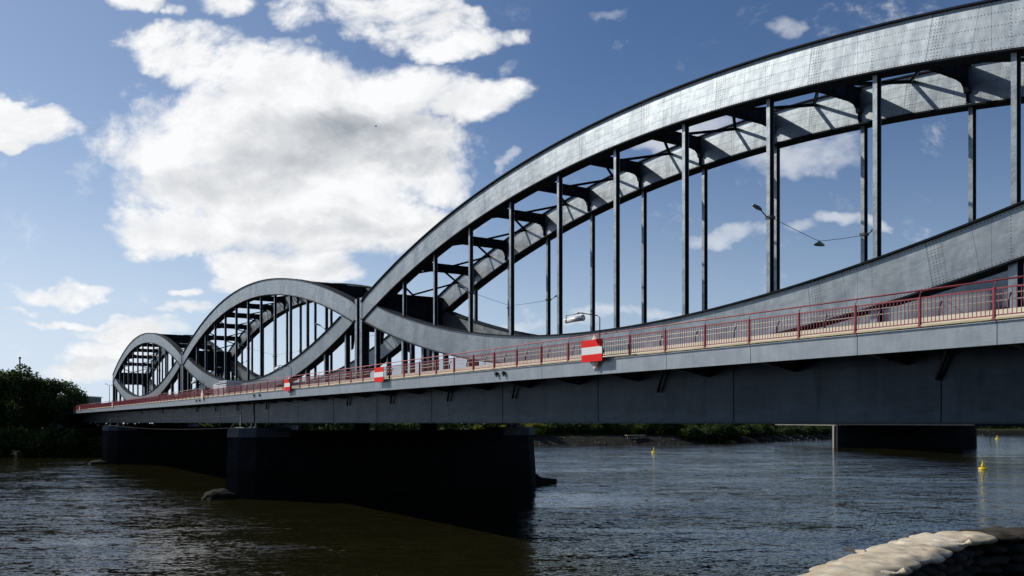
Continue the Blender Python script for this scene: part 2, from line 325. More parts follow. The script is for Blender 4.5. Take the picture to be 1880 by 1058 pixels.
# ------------------------------------------------------------------ mesh helpers
class MB:
    def __init__(s): s.v = []; s.f = []; s.mi = []; s.uv = {}
    def quadbox(s, c8, mi=0):
        b = len(s.v); s.v += [tuple(p) for p in c8]
        for f in ((0,3,2,1),(4,5,6,7),(0,1,5,4),(1,2,6,5),(2,3,7,6),(3,0,4,7)): s.f.append(tuple(b+i for i in f)); s.mi.append(mi)
        return s
    def box(s, x0, x1, y0, y1, z0, z1, mi=0):
        return s.quadbox([(x0,y0,z0),(x1,y0,z0),(x1,y1,z0),(x0,y1,z0),(x0,y0,z1),(x1,y0,z1),(x1,y1,z1),(x0,y1,z1)], mi)
    def bar(s, a, b, wd, ht, up=(0,0,1), mi=0):
        a, b = Vector(a), Vector(b); d = (b-a).normalized(); up = Vector(up)
        if abs(d.dot(up)) > .98: up = Vector((1,0,0))
        r = d.cross(up).normalized()*wd/2; u = r.cross(d).normalized()*ht/2
        return s.quadbox([a-r-u, a+r-u, b+r-u, b-r-u, a-r+u, a+r+u, b+r+u, b-r+u], mi)
    def tube(s, pts, rad, n=8, mi=0, cap=True):
        pts = [Vector(p) for p in pts]; rs = rad if isinstance(rad, (list, tuple)) else [rad]*len(pts)
        b = len(s.v)
        for i, p in enumerate(pts):
            d = (pts[min(i+1, len(pts)-1)] - pts[max(i-1, 0)]).normalized()
            up = Vector((0,0,1)) if abs(d.z) < .9 else Vector((1,0,0))
            r = d.cross(up).normalized(); u = r.cross(d)
            for k in range(n):
                an = 2*pi*k/n; s.v.append(tuple(p + (r*cos(an)+u*sin(an))*rs[i]))
        for i in range(len(pts)-1):
            for k in range(n):
                s.f.append((b+i*n+k, b+i*n+(k+1)%n, b+(i+1)*n+(k+1)%n, b+(i+1)*n+k)); s.mi.append(mi)
        if cap:
            s.f.append(tuple(b+k for k in range(n))[::-1]); s.f.append(tuple(b+(len(pts)-1)*n+k for k in range(n))); s.mi += [mi, mi]
        return s
    def lathe(s, prof, n=16, c=(0,0,0), mi=0):
        b = len(s.v)
        for r, z in prof:
            for k in range(n): s.v.append((c[0]+r*cos(2*pi*k/n), c[1]+r*sin(2*pi*k/n), c[2]+z))
        for i in range(len(prof)-1):
            for k in range(n):
                s.f.append((b+i*n+k, b+i*n+(k+1)%n, b+(i+1)*n+(k+1)%n, b+(i+1)*n+k)); s.mi.append(mi)
        s.f.append(tuple(b+k for k in range(n))[::-1]); s.f.append(tuple(b+(len(prof)-1)*n+k for k in range(n))); s.mi += [mi, mi]
        return s
    def prism(s, poly, f0, f1, mi=0):
        """poly: 2D points; f0, f1 map (a, b) to 3D on both ends"""
        b = len(s.v); n = len(poly); s.v += [tuple(f0(*p)) for p in poly] + [tuple(f1(*p)) for p in poly]
        s.f.append(tuple(range(b, b+n))[::-1]); s.f.append(tuple(range(b+n, b+2*n))); s.mi += [mi, mi]
        for i in range(n): s.f.append((b+i, b+(i+1)%n, b+n+(i+1)%n, b+n+i)); s.mi.append(mi)
        return s
    def build(s, name, mats, parent=None, smooth=False, loc=None, bevel=0.):
        me = bpy.data.meshes.new(name); me.from_pydata(s.v, [], s.f)
        for mm in (mats if isinstance(mats, (list, tuple)) else [mats]): me.materials.append(mm)
        me.polygons.foreach_set('material_index', s.mi)
        for nm, data in s.uv.items():
            l = me.uv_layers.new(name=nm)
            for lp in me.loops: l.data[lp.index].uv = data[lp.vertex_index]
        if smooth: me.polygons.foreach_set('use_smooth', [True]*len(me.polygons))
        me.validate(); me.update()
        import bmesh
        bm = bmesh.new(); bm.from_mesh(me); bmesh.ops.recalc_face_normals(bm, faces=bm.faces); bm.to_mesh(me); bm.free()
        o = bpy.data.objects.new(name, me); COL.objects.link(o)
        if parent: o.parent = parent
        if loc is not None: o.location = loc
        if bevel:
            b = o.modifiers.new('bevel', 'BEVEL'); b.width = bevel; b.segments = 2; b.limit_method = 'ANGLE'
        return o
def empty(name, loc, rz=0.):
    o = bpy.data.objects.new(name, None); COL.objects.link(o); o.location = loc; o.rotation_euler = (0, 0, rz); o.empty_display_size = .5; return o
def tag(o, label=None, cat=None, group=None, kind=None):
    for k, v in (('label', label), ('category', cat), ('group', group), ('kind', kind)):
        if v: o[k] = v
    return o
def copy_tree(o, parent=None):
    c = o.copy(); COL.objects.link(c); c.parent = parent
    for ch in list(o.children): copy_tree(ch, c)
    return c
def inst(o, loc, parent, rz=None, sc=None):
    c = o.copy(); COL.objects.link(c); c.parent = parent; c.location = loc
    if rz is not None: c.rotation_euler = (0, 0, rz)
    if sc is not None: c.scale = sc
    return c

# ------------------------------------------------------------------ bridge frame: t along (away), s across (away), z above eye level
BX, BY = 24.8, 43.12; TX, TY = -.5345, .8452; ANG = math.atan2(TY, TX); PU = 7.7
def W(t, s, z=0.): return (BX + TX*t + TY*s, BY + TY*t - TX*s, H + z)     # S = (.8452, .5345)
def broot(name, t, s, z=0.): return empty(name, W(t, s, z), ANG)
def t_at(x, D):           # station t of picture column x on the line at perpendicular distance D
    s = D - 44.0; Z = 1922.7*D/(x+86); return (Z - (BY + s*.5345))/TY
SW = 9.46                 # distance between the two arches
CT = [4.03, 17.30, 30.57]; HALF = 6.635
PIERS = [10.665, 23.935, 37.205]
DZ = 3.28                 # deck level

def up_c(d):  return 22.70 - .205*d*d     # chord centre heights above eye, d in panels
def lo_c(d):  return 5.98 + .197*d*d
def chord(name, fc, depth, wd, mats, parent, y, flange_cut, lower):
    """box chord with webs (uv mapped) and overhanging flanges as a sub-part"""
    mb = MB(); uvp = []; uvl = []
    K = 64; E = HALF - .13
    def sec(d):
        sl = (fc(d+.01)-fc(d-.01))/(.02*PU); ln = sqrt(1+sl*sl); return Vector((1/ln, 0, sl/ln)), Vector((-sl/ln, 0, 1/ln))
    ds = [-E + 2*E*i/K for i in range(K+1)]
    for d in ds:
        tg, nm = sec(d); c = Vector((d*PU, y, fc(d)))
        for (yy, h) in ((-wd/2, -depth/2), (wd/2, -depth/2), (wd/2, depth/2), (-wd/2, depth/2)):
            p = c + nm*h + Vector((0, yy, 0)); 
            p.x = max(-E*PU, min(E*PU, p.x)); mb.v.append(tuple(p))
            uvp.append((p.x + 500*PU, h + depth/2)); uvl.append((d*PU + 500*PU, h))
    for i in range(K):
        for k in range(4):
            a = i*4+k; b = i*4+(k+1) % 4; mb.f.append((a, b, b+4, a+4)); mb.mi.append(0)
    mb.f.append((0,1,2,3)); mb.f.append((K*4+3, K*4+2, K*4+1, K*4)); mb.mi += [0, 0]
    mb.uv = {'plate': uvp, 'lean': uvl}
    o = mb.build(name, mats[0], parent)
    fl = MB()
    for side in (-1, 1):
        inner = (side < 0) != lower
        lim = flange_cut if inner else E
        dd = [-lim + 2*lim*i/K for i in range(K+1)]; prev = None
        for d in dd:
            tg, nm = sec(d); c = Vector((d*PU, y, fc(d))) + nm*(side*(depth/2 + .004))
            q = [c + Vector((0, -wd/2-.19, 0)), c + Vector((0, wd/2+.19, 0)), c + Vector((0, wd/2+.19, 0)) + nm*side*.10, c + Vector((0, -wd/2-.19, 0)) + nm*side*.09]
            for p in q: p.x = max(-E*PU, min(E*PU, p.x))
            b = len(fl.v); fl.v += [tuple(p) for p in q]
            if prev is None: fl.f.append((b, b+1, b+2, b+3)); fl.mi.append(0)
            else:
                for k in range(4): fl.f.append((prev+k, prev+(k+1) % 4, b+(k+1) % 4, b+k)); fl.mi.append(0)
            prev = b
        fl.f.append((prev+3, prev+2, prev+1, prev)); fl.mi.append(0)
        # cover-plate studs along the flange
        for j in range(0, 13*3):
            d = -6 + 12*j/38.
            if abs(d) > lim: continue
            tg, nm = sec(d); c = Vector((d*PU, y-wd/2, fc(d))) + nm*(side*(depth/2+.10)); fl.bar(c-tg*.09, c+tg*.09, .12, .05)
    fl.build('flange', mats[1], o)
    return o
def hsec(z0, z1, wt=.28, ws=.40, th=.03):
    mb = MB()
    mb.box(-wt/2, wt/2, -ws/2, -ws/2+th, z0, z1); mb.box(-wt/2, wt/2, ws/2-th, ws/2, z0, z1); mb.box(-.09, .09, -ws/2+th, ws/2-th, z0, z1, 1)  # inner web in dark steel: shade of the recess put into its colour
    zz = z0 + .5
    return mb

def make_span(tc):
    root = broot('arch_span', tc*PU, 0)
    cut = 5.90
    for y in (0., -SW):
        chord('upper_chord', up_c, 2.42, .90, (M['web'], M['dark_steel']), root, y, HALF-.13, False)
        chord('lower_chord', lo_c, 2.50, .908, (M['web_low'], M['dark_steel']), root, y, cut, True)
        for i in range(-6, 7):
            if abs(i) <= 5:
                z0 = lo_c(i) + 1.22; z1 = up_c(i) - 1.2
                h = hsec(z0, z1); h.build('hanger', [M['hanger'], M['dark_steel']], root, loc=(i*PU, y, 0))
                if abs(i) <= 3:   # splice plates low and high on the long hangers
                    pass
            zb = lo_c(i) - 1.22*sqrt(1+(.394*i/PU)**2)
            if zb - DZ > .5:
                p = MB(); p.box(-.22, .22, -.30, -.26, DZ, zb+.1); p.box(-.22, .22, .26, .30, DZ, zb+.1); p.box(-.19, .19, -.26, .26, DZ, zb+.1, 1)  # body darker than the face strips, its shade painted in by material
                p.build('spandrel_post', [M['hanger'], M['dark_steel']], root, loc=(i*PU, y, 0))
            else:
                p = MB(); p.box(-.30, .30, -.36, .36, DZ-.3, zb+.12); p.box(-.42, .42, -.40, .40, DZ, DZ+.10)
                p.build('bearing_block', M['dark_steel'], root, loc=(i*PU, y, 0))
        for e in (-1, 1):
            x = e*(HALF*PU - .80); p = MB(); zt = 15.75
            p.box(x-.36, x+.36, y-.50, y-.46, DZ, zt); p.box(x-.36, x+.36, y+.46, y+.50, DZ, zt); p.box(x-.33, x+.33, y-.46, y+.46, DZ, zt-.02, 1)  # dark body between the face strips carries painted shade
            p.box(x-.05, x+.05, y-.56, y-.50, DZ, zt)
            for zz in range(int((zt-DZ)/.35)):   # rows of rivet heads
                for rx in (-.26, .26): p.box(x+rx-.03, x+rx+.03, y+.50, y+.53, DZ+.2+zz*.35, DZ+.26+zz*.35)
            p.build('end_post', [M['hanger'], M['dark_steel']], root)
    # cross beams with haunches, from arch to arch
    for i in range(-5, 6):
        zt = up_c(i) + 1.12; mb = MB()
        pl = [(-.45, 0), (-SW+.45, 0), (-SW+.45, -2.2), (-SW+.51, -2.2), (-SW+.51, -1.62), (-SW+.64, -1.6), (-SW+.74, -1.26), (-SW+.98, -1.05), (-SW+1.5, -.95), (-1.5, -.95), (-.98, -1.05), (-.74, -1.26), (-.64, -1.6), (-.51, -1.62), (-.51, -2.2), (-.45, -2.2)]
        mb.prism(pl, lambda a, b: (-.02, a, zt+b), lambda a, b: (.02, a, zt+b))
        mb.box(-.17, .17, -SW+.45, -.45, zt, zt+.03); 
        for (a0, b0), (a1, b1) in zip(pl[2:-1], pl[3:]): mb.bar((0, a0, zt+b0), (0, a1, zt+b1), .34, .03)
        for k in range(1, 6): yk = -.45 - k*(SW-.9)/6; mb.box(-.10, .10, yk-.015, yk+.015, zt-.93, zt)
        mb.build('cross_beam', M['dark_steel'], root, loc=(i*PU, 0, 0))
    for i in range(-6, 6):      # diamond bracing: beam centres to the arches at mid bay
        zm = up_c(i+.5)+.95
        for k, ym in ((i, -.45), (i+1, -.45), (i, -SW+.45), (i+1, -SW+.45)):
            zb = up_c(k)+.62 if abs(k) < 6 else up_c(k)+.75
            mb = MB(); a = (k*PU, -SW/2, zb); b = ((i+.5)*PU, ym, zm); mb.bar(a, b, .24, .03); mb.bar((a[0], a[1], a[2]-.1), (b[0], b[1], b[2]-.1), .03, .17)
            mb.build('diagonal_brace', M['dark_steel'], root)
    for e in (-1, 1):  # solid portal plate at both ends
        x = e*(6.02*PU); mb = MB(); zt = 15.9; zb = 12.15
        pl = [(-.46, zt), (-SW+.46, zt), (-SW+.46, zb-2.6), (-SW+.8, zb-2.4), (-SW+1.0, zb-.9), (-SW+1.7, zb-.15), (-SW+2.4, zb), (-2.4, zb), (-1.7, zb-.15), (-1.0, zb-.9), (-.8, zb-2.4), (-.46, zb-2.6)]
        mb.prism(pl, lambda a, b: (x-.03, a, b), lambda a, b: (x+.03, a, b))
        mb.box(x-.25, x+.25, -SW+.46, -.46, zt, zt+.05); mb.box(x-.2, x+.2, -SW+2.4, -2.4, zb-.04, zb)
        for k in range(1, 8): yk = -k*SW/8; mb.box(x-.14, x+.14, yk-.02, yk+.02, zb, zt)
        mb.build('portal_plate', M['dark_steel'], root)
        x2 = e*(HALF*PU - .80); mb = MB(); mb.box(x2-.25, x2+.25, -SW+.5, -.5, 13.2, 15.6); mb.build('portal_plate', M['dark_steel'], root)
    return root
span1 = make_span(CT[0])
tag(span1, 'nearest grey riveted steel arch span, cut off by the right edge of the picture', 'bridge span', 'steel arch spans of the bridge')
for k, lb in ((1, 'middle grey steel arch span, between the two river piers'), (2, 'smallest looking farthest steel arch span, at the left beside the trees')):
    sp = copy_tree(span1); sp.location = W(CT[k]*PU, 0); tag(sp, lb)

# ------------------------------------------------------------------ deck
T0 = -3.1*PU; T1 = 40.5*PU; S0 = -16.0; S1 = SW + 16.0
deck = broot('bridge_deck', 0, 0); tag(deck, 'long grey steel bridge deck with plate girder and cantilever brackets over the river', 'bridge deck')
def bb(mb, t0, t1, s0, s1, z0, z1, mi=0): return mb.box(t0, t1, -s1, -s0, z0, z1, mi)
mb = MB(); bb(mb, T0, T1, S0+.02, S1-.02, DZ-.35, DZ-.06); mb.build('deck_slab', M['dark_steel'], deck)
for s in (S0, S1):
    sg = 1 if s < 0 else -1
    f = MB(); a, b = sorted((s, s+sg*.03)); bb(f, T0, T1, a, b, 2.50-2.50, 3.20-2.50)
    a, b = sorted((s, s+sg*.35)); bb(f, T0, T1, a, b, -.03, 0.); bb(f, T0, T1, min(s, s-sg*.05), max(s, s-sg*.05), .70, .73)
    fo = f.build('fascia_girder', M['fascia'], deck); fo.location = (0, 0, 2.50)
    # ochre edge boards standing on little blocks
    e = MB(); a, b = sorted((s+sg*.03, s+sg*.55)); bb(e, T0, T1, a, b, DZ, DZ+.06); e.build('edge_board', M['deck_edge'], deck)
# main girders
for s in (-13.4, SW+13.4):
    for ti in range(3):
        t0 = (PIERS[ti]-13.27)*PU + .25; t1 = PIERS[ti]*PU - .25
        g = MB(); uvp = []; uvl = []; n0 = 0
        for (p, q, r, u_, z0, z1) in ((t0, t1, -s-.25, -s+.25, -.0, 2.93),):
            g.box(p, q, r, u_, z0, z1)
        for v in g.v: uvp.append((v[0]+500*PU, v[2])); uvl.append((v[0]+500*PU, v[2]))
        g.uv = {'plate': uvp, 'lean': uvl}
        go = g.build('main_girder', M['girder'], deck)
        fl = MB(); bb(fl, t0, t1, s-.42, s+.42, -.05, -.004)
        n = 20; sgn = 1 if s > 0 else -1
        for k in range(n+1):
            tt = t0 + .3 + (t1-t0-.6)*k/n
            if k % 2: bb(fl, tt-.02, tt+.02, min(s+sgn*.25, s+sgn*.27), max(s+sgn*.25, s+sgn*.27), 0.0, 2.9)
        fl.build('stiffener', M['fascia_dark'], go)
# black inspection openings at the piers and cantilever brackets
for tp in PIERS[:2]:
    mb = MB(); bb(mb, tp*PU+.4, tp*PU+1.5, -13.68, -13.60, .95, 2.5); mb.build('inspection_hatch', M['black'], deck)
for sgn, sb, sc in ((1, S0, -13.15), (-1, S1, SW+13.15)):
    br = MB(); f = lambda a, b: (0, -a, b)
    pl = [(S0+.04, 2.93), (S0+.04, 2.52), (-13.66, 2.18), (-13.66, 2.93)] if sgn == 1 else [(S1-.04, 2.93), (S1-.04, 2.52), (SW+13.66, 2.18), (SW+13.66, 2.93)]
    br.prism(pl, lambda a, b: (-.015, -a, b), lambda a, b: (.015, -a, b)); br.bar((0, -pl[1][0], pl[1][1]-.015), (0, -pl[2][0], pl[2][1]-.015), .24, .03)
    k0 = t_at(1591, 28.0) % 5.133; b0 = None; t = T0 + ((k0 - T0) % 5.133)
    while t < T1:
        if b0 is None: b0 = br.build('bracket', M['hanger'], deck, loc=(t, 0, 0))
        else: inst(b0, (t, 0, 0), deck)
        t += 5.133
for x in (1731, 1214, 945, 825, 720, 640, 491, 437, 397, 363, 300, 262):
    t = t_at(x, 30.2); mb = MB(); mb.tube([(t-.38, 13.95, 2.9), (t-.30, 13.88, 2.7), (t+.22, 13.78, 1.55)], .085, 8); mb.build('drain_pipe', M['black'], deck, smooth=True)
for k in range(18):   # cross girders under the road
    t = T0 + 4 + k*18.9; mb = MB(); bb(mb, t-.15, t+.15, -13.1, SW+13.1, 1.7, 2.92); mb.build('cross_girder', M['dark_steel'], deck)
for x in (913, 926, 468, 478, 362, 368):
    t = t_at(x, 27.95); mb = MB(); mb.bar((t, 16.03, 2.98), (t, 16.16, 2.98), .16, .2); mb.bar((t, 16.12, 2.95), (t-.1, 16.12, 2.78), .08, .08); mb.build('rope_hook', M['black'], deck)
# kerbs
for s0, s1, z1 in ((-12.9, -12.5, .70), (SW+12.5, SW+12.9, .70)):
    mb = MB(); bb(mb, T0, T1, s0, s1, DZ-.05, DZ+z1)
    mb.build('kerb', M['cream'], deck, bevel=.0)
for s in (-1.3, 1.3, SW-1.3, SW+1.3):
    mb = MB(); bb(mb, T0, T1, s-.12, s+.12, DZ-.05, DZ+.16); mb.build('kerb', M['cream'], deck)
rd = broot('road', 0, 0); mb = MB()
for a, b in ((-12.5, -1.42), (1.42, SW-1.42), (SW+1.42, SW+12.5)): bb(mb, T0, T1, a, b, DZ-.06, DZ-.02)
for c in (-7., SW/2, SW+7.):
    k = 0
    while T0+k*9 < T1: bb(mb, T0+k*9, T0+k*9+4, c-.07, c+.07, DZ-.018, DZ-.016, 1); k += 1
ro = mb.build('road', [M['asphalt'], M['white_paint']]); ro.location = rd.location; ro.rotation_euler = rd.rotation_euler; bpy.data.objects.remove(rd); ro.name = 'road'; tag(ro, kind='structure')
mb = MB(); bb(mb, T0, T1, S0+.55, -12.9, DZ-.06, DZ-.01); bb(mb, T0, T1, SW+12.9, S1-.55, DZ-.06, DZ-.01)
po = mb.build('pavement', M['paving']); po.location = W(0, 0); po.rotation_euler = (0, 0, ANG); tag(po, kind='structure')

# ------------------------------------------------------------------ railings (one thing per span, posts and infill panels as parts)
PS = PU/3
def railing(t0, n, s, label, out=-1):
    root = broot('railing', t0, s, DZ); tag(root, label, 'railing', 'red railings along the deck')
    o = -out
    po = MB(); po.box(-.035, .035, -.05, .05, -.08, 1.03)
    po.tube([(0, 0, 1.0), (0, -o*.02, 1.12), (0, -o*.09, 1.20), (0, -o*.10, 1.245)], .016, 6); po.box(-.07, .07, -.07, .07, -.02, .02)
    pl = MB(); pl.box(.035, PS-.035, -.025, .025, .97, 1.015); pl.box(.035, PS-.035, -.02, .02, .12, .155)
    k = 18
    for i in range(1, k): x = PS*i/k; pl.box(x-.010, x+.010, -.010, .010, .155, .97)
    P0 = Q0 = None
    for i in range(n):
        if P0 is None: P0 = po.build('post', M['red_rail'], root); Q0 = pl.build('infill_panel', M['red_rail'], root)
        else: inst(P0, (i*PS, 0, 0), root); inst(Q0, (i*PS, 0, 0), root)
    h = MB(); h.tube([(0, -o*.10, 1.27), (n*PS, -o*.10, 1.27)], .030, 8); h.build('handrail', M['red_rail'], root, smooth=True)
    bl = MB(); bl.box(.3, .95, -.06, .10, -.075, -.005); B0 = bl.build('edge_block', M['black'], root)
    for i in range(1, n): inst(B0, (i*PS + .5*((i*7) % 3), 0, 0), root)
ph = t_at(1826.8, 28.07)                       # a measured post
tA = ph - 18*PS
SEG = [(tA, 48, 'red railing along the near edge of the nearest span'),
       (tA+48*PS, 40, 'red railing along the near edge of the middle span'), (tA+88*PS, 42, 'red railing at the far left end of the deck beside the trees')]
for t0, n, lb in SEG: railing(t0, n, -15.93, lb)
for t0, n, lb in SEG: railing(t0, n, S1-.07, lb.replace('near edge', 'far edge').replace('at the far left end of the deck beside the trees', 'on the far side of the deck near the left bank'), 1)

def guard(t0, n, s, label):
    root = broot('guard_rail', t0, s, DZ); tag(root, label, 'guard rail', 'guard rails between footway and road')
    g = MB()
    for z in (1.04, 1.27): g.tube([(0, 0, z), (n*PS, 0, z)], .022, 6)
    g.build('rail', M['grey_rail'], root, smooth=True)
    p = MB(); p.tube([(0, .16, .69), (0, .16, .95), (0, .12, 1.12), (0, 0, 1.27)], .035, 8)
    P = None
    for i in range(n):
        if P is None: P = p.build('post', M['black'], root, loc=(1.2, 0, 0), smooth=True)
        else: inst(P, (1.2+i*PS, 0, 0), root)
for t0, n, lb in SEG: guard(t0, n, -12.7, lb.replace('red railing along the near edge of', 'thin grey guard rail behind the kerb on').replace('red railing at', 'thin grey guard rail at'))

# ------------------------------------------------------------------ piers
def pier(tp, label, top=-.62):
    root = broot('bridge_pier', tp*PU, SW/2, 0); tag(root, label, 'bridge pier', 'stone piers standing in the river')
    def ring(L, Th, z, nose=2.6):
        return [(-Th, -L+nose), (-Th*.55, -L+nose*.35), (0, -L), (Th*.55, -L+nose*.35), (Th, -L+nose), (Th, L-nose), (Th*.55, L-nose*.35), (0, L), (-Th*.55, L-nose*.35), (-Th, L-nose)], z
    def loft(rings):
        m = MB(); n = 10
        for pts, z in rings: m.v += [(x, y, z) for x, y in pts]
        for i in range(len(rings)-1):
            for k in range(n): m.f.append((i*n+k, i*n+(k+1) % n, (i+1)*n+(k+1) % n, (i+1)*n+k)); m.mi.append(0)
        m.f.append(tuple(range(n))[::-1]); m.f.append(tuple((len(rings)-1)*n+k for k in range(n))); m.mi += [0, 0]; return m
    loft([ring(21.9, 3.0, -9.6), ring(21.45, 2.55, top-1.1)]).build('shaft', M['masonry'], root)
    for e in (-1, 1):
        def half(L, Th, z, yin): return [(-Th, yin), (-Th, L-2.6), (-Th*.55, L-.9), (0, L), (Th*.55, L-.9), (Th, L-2.6), (Th, yin)], z
        m = MB(); rs = [half(21.62, 2.72, top-1.1, 14.8), half(21.5, 2.6, top, 14.8)]; n = 7
        for pts, z in rs: m.v += [(x, e*y, z) for x, y in pts]
        for k in range(n): m.f.append((k, (k+1) % n, n+(k+1) % n, n+k)); m.mi.append(0)
        m.f.append(tuple(range(n))[::-1]); m.f.append(tuple(range(n, 2*n))); m.mi += [0, 0]
        m.build('cap_stone', M['cap'], root)
    m = MB(); m.box(-2.4, 2.4, -14.79, 14.79, top-1.1+.003, top-.35); m.build('plinth', M['masonry'], root)
    for y in (SW/2+13.4, -SW/2-13.4):
        for x in (-.9, .9): m = MB(); m.box(x-.35, x+.35, y-.4, y+.4, top+.002, -.06); m.box(x-.5, x+.5, y-.55, y+.55, top+.001, top+.12); m.build('bearing', M['black'], root)
    for y in (SW/2, -SW/2):
        for x in (-.9, .9): m = MB(); m.box(x-.5, x+.5, y-.5, y+.5, top-.34, DZ-.36); m.build('bearing', M['dark_steel'], root)
    return root
pier(PIERS[0], 'big dark stone pier with a stone mound at its left foot')
pier(PIERS[1], 'smaller dark stone pier farther left, behind the big one')
pier(PIERS[2], 'dark bank pier carrying the far end of the bridge, under the trees')
def mound(t, s, rx, ry, h, label, seed, nm='stone_mound'):
    from mathutils import noise as mn
    c = W(t, s); m = MB(); nu, nv = 64, 20
    for i in range(nv+1):
        ph_ = pi/2*i/nv
        for k in range(nu):
            a = 2*pi*k/nu; d = Vector((cos(a)*cos(ph_), sin(a)*cos(ph_), sin(ph_)))
            q = 1 + .16*mn.noise(d*2.2 + Vector((seed, 0, 0))) + .10*abs(mn.noise(d*6. + Vector((0, seed, 0)))) + .03*mn.noise(d*17)
            m.v.append((rx*d.x*q, ry*d.y*q, h*d.z*q - .05))
    for i in range(nv):
        for k in range(nu): m.f.append((i*nu+k, i*nu+(k+1) % nu, (i+1)*nu+(k+1) % nu, (i+1)*nu+k)); m.mi.append(0)
    m.f.append(tuple(nv*nu+k for k in range(nu))); m.mi.append(0)
    o = m.build(nm, M['rubble'], smooth=True); o.location = (c[0], c[1], 0); tag(o, label, 'stone mound'); return o
mound(PIERS[0]*PU+.4, -17.3, 2.3, 2.2, 1.05, 'low wet stone mound at the left foot of the big pier', 3)
mound(PIERS[1]*PU+.4, -17.3, 2.2, 2.0, .8, 'small stone mound at the left foot of the farther pier', 5)
c = W(PIERS[0]*PU, SW/2+21.2); m = MB()
m.prism([(0, -.4), (0, 1.5), (.9, 1.0), (4.2, .62), (4.2, -.1)], lambda a, b: (-1.3+.25*a, -a, b), lambda a, b: (1.3-.25*a, -a, b))
o = m.build('fender_wedge', M['rubble']); o.location = (c[0], c[1], 0); o.rotation_euler = (0, 0, ANG); tag(o, 'dark wedge shaped fender pointing right from the foot of the big pier', 'fender')

# pier top stands with a thin cable between
for k, (tp, lb) in enumerate(((PIERS[0], 'thin white A-frame stay on the cap of the big pier'), (PIERS[1], 'thin white A-frame stay on the cap of the farther pier'))):
    r = broot('stay_frame', tp*PU, -15.2, -.62); tag(r, lb, 'stay frame')
    m = MB(); m.bar((.3, 0, 0), (.3, 0, 1.55), .06, .06); m.bar((.3, .0, 1.5), (1.1, 1.0, 0), .05, .05); m.bar((.3, 0, 1.5), (1.2, -.1, 0), .05, .05); m.build('stay', M['grey_rail'], r)
    m = MB(); m.bar((-1.8, .2, .03), (1.7, .2, .03), .08, .05); m.build('base_rail', M['grey_rail'], r)
m = MB(); n = 14
for zt, zb in ((1.5, .3), (.05, .5)):
    m.tube([(i/n*13.27*PU, 0, zt - zb*4*(i/n)*(1-i/n)) for i in range(n+1)], .02, 5)
o = m.build('cable', M['black']); c = W(PIERS[0]*PU, -15.2, -.62); o.location = c; o.rotation_euler = (0, 0, ANG); tag(o, 'thin sagging cables strung between the two pier caps', 'cable')

# ------------------------------------------------------------------ navigation signs and their lamps on the railing
def navsign(x, board, diamond, lamp, labels):
    t = t_at(x, 27.8)
    if board:
        r = broot('sign_board', t, -16.30, 0); zc = 3.68
        m = MB(); m.box(-.86, .86, .02, .05, zc-.56, zc+.56); m.build('plate', M['black'], r)
        for nm, a, b, mm in (('stripe', -.56, -.19, 'sign_red'), ('stripe', -.19, .19, 'sign_white'), ('stripe', .19, .56, 'sign_red')):
            m = MB(); m.box(-.86, .86, .051, .056, zc+a, zc+b); m.build(nm, M[mm], r)
        for xx in (-.5, .5): m = MB(); m.bar((xx, .01, zc+.3), (xx, -.36, zc+.42), .04, .04); m.bar((xx, .01, zc-.3), (xx, -.28, zc-.3), .04, .04); m.build('bracket', M['grey_rail'], r)
        tag(r, labels[0], 'sign', 'red and white boards on the railing')
    if diamond:
        r = broot('diamond_sign', t, -16.16, 0); zc = 3.62; a = .90 if board else .80
        for e, mm in ((-1, 'sign_orange'), (1, 'sign_white')):
            m = MB(); m.prism([(0, -a), (e*a*.92, 0), (0, a)], lambda p, q: (p, -.02, zc+q), lambda p, q: (p, .02, zc+q)); m.build('half_plate', M[mm], r)
        m = MB(); m.bar((0, -.03, zc-.4), (0, -.12, zc-.4), .05, .05); m.bar((0, -.03, zc+.5), (0, -.2, zc+.5), .05, .05); m.build('bracket', M['grey_rail'], r)
        tag(r, labels[1], 'sign', 'diamond signs on the railing')
    if lamp:
        r = broot('sign_lamp', t-.25, -16.02, DZ); s_ = 1.
        m = MB(); m.tube([(0, 0, .1), (0, 0, 2.1), (.05, .15, 2.2), (.35, 1.1, 2.3), (.4, 1.2, 2.24)], .028, 6)
        m.tube([(-.2, 1.2, 2.12), (-.16, 1.2, 2.24), (1.26, 1.2, 2.24), (1.3, 1.2, 2.10)], .025, 6); m.build('arm', M['black'], r, smooth=True)
        m = MB(); m.tube([(-.2, 1.2, 1.98), (1.3, 1.2, 1.98)], .14, 12); m.build('tube_light', M['white_paint'], r, smooth=True)
        for xx in (-.06, 1.2): m = MB(); m.tube([(xx-.12, 1.2, 1.98), (xx-.04, 1.2, 1.98)], .155, 12); m.build('end_fitting', M['black'], r)
        tag(r, labels[2], 'lamp', 'sign lamps above the railing')
navsign(1092, 1, 1, 1, ('largest red and white striped board, on the railing right of centre', 'diamond sign mostly hidden behind the largest red and white board', 'white tube lamp on a bent arm over the largest striped board'))
navsign(700, 1, 0, 0, ('red and white striped board near the crossing of the arches, second from the right', '', ''))
navsign(531, 1, 1, 1, ('narrow red and white board on the railing under the middle arch', 'small diamond sign tip showing under the narrow striped board', 'small tube lamp over the narrow striped board under the middle arch'))
navsign(372, 0, 1, 1, ('', 'half white half orange diamond sign near the white lorry', 'tube lamp left above the diamond sign near the lorry'))
navsign(207, 0, 1, 0, ('', 'tiny diamond sign on the railing left of the farthest arch foot', ''))
navsign(147, 0, 1, 0, ('', 'leftmost and tiniest diamond sign beside the trees', ''))

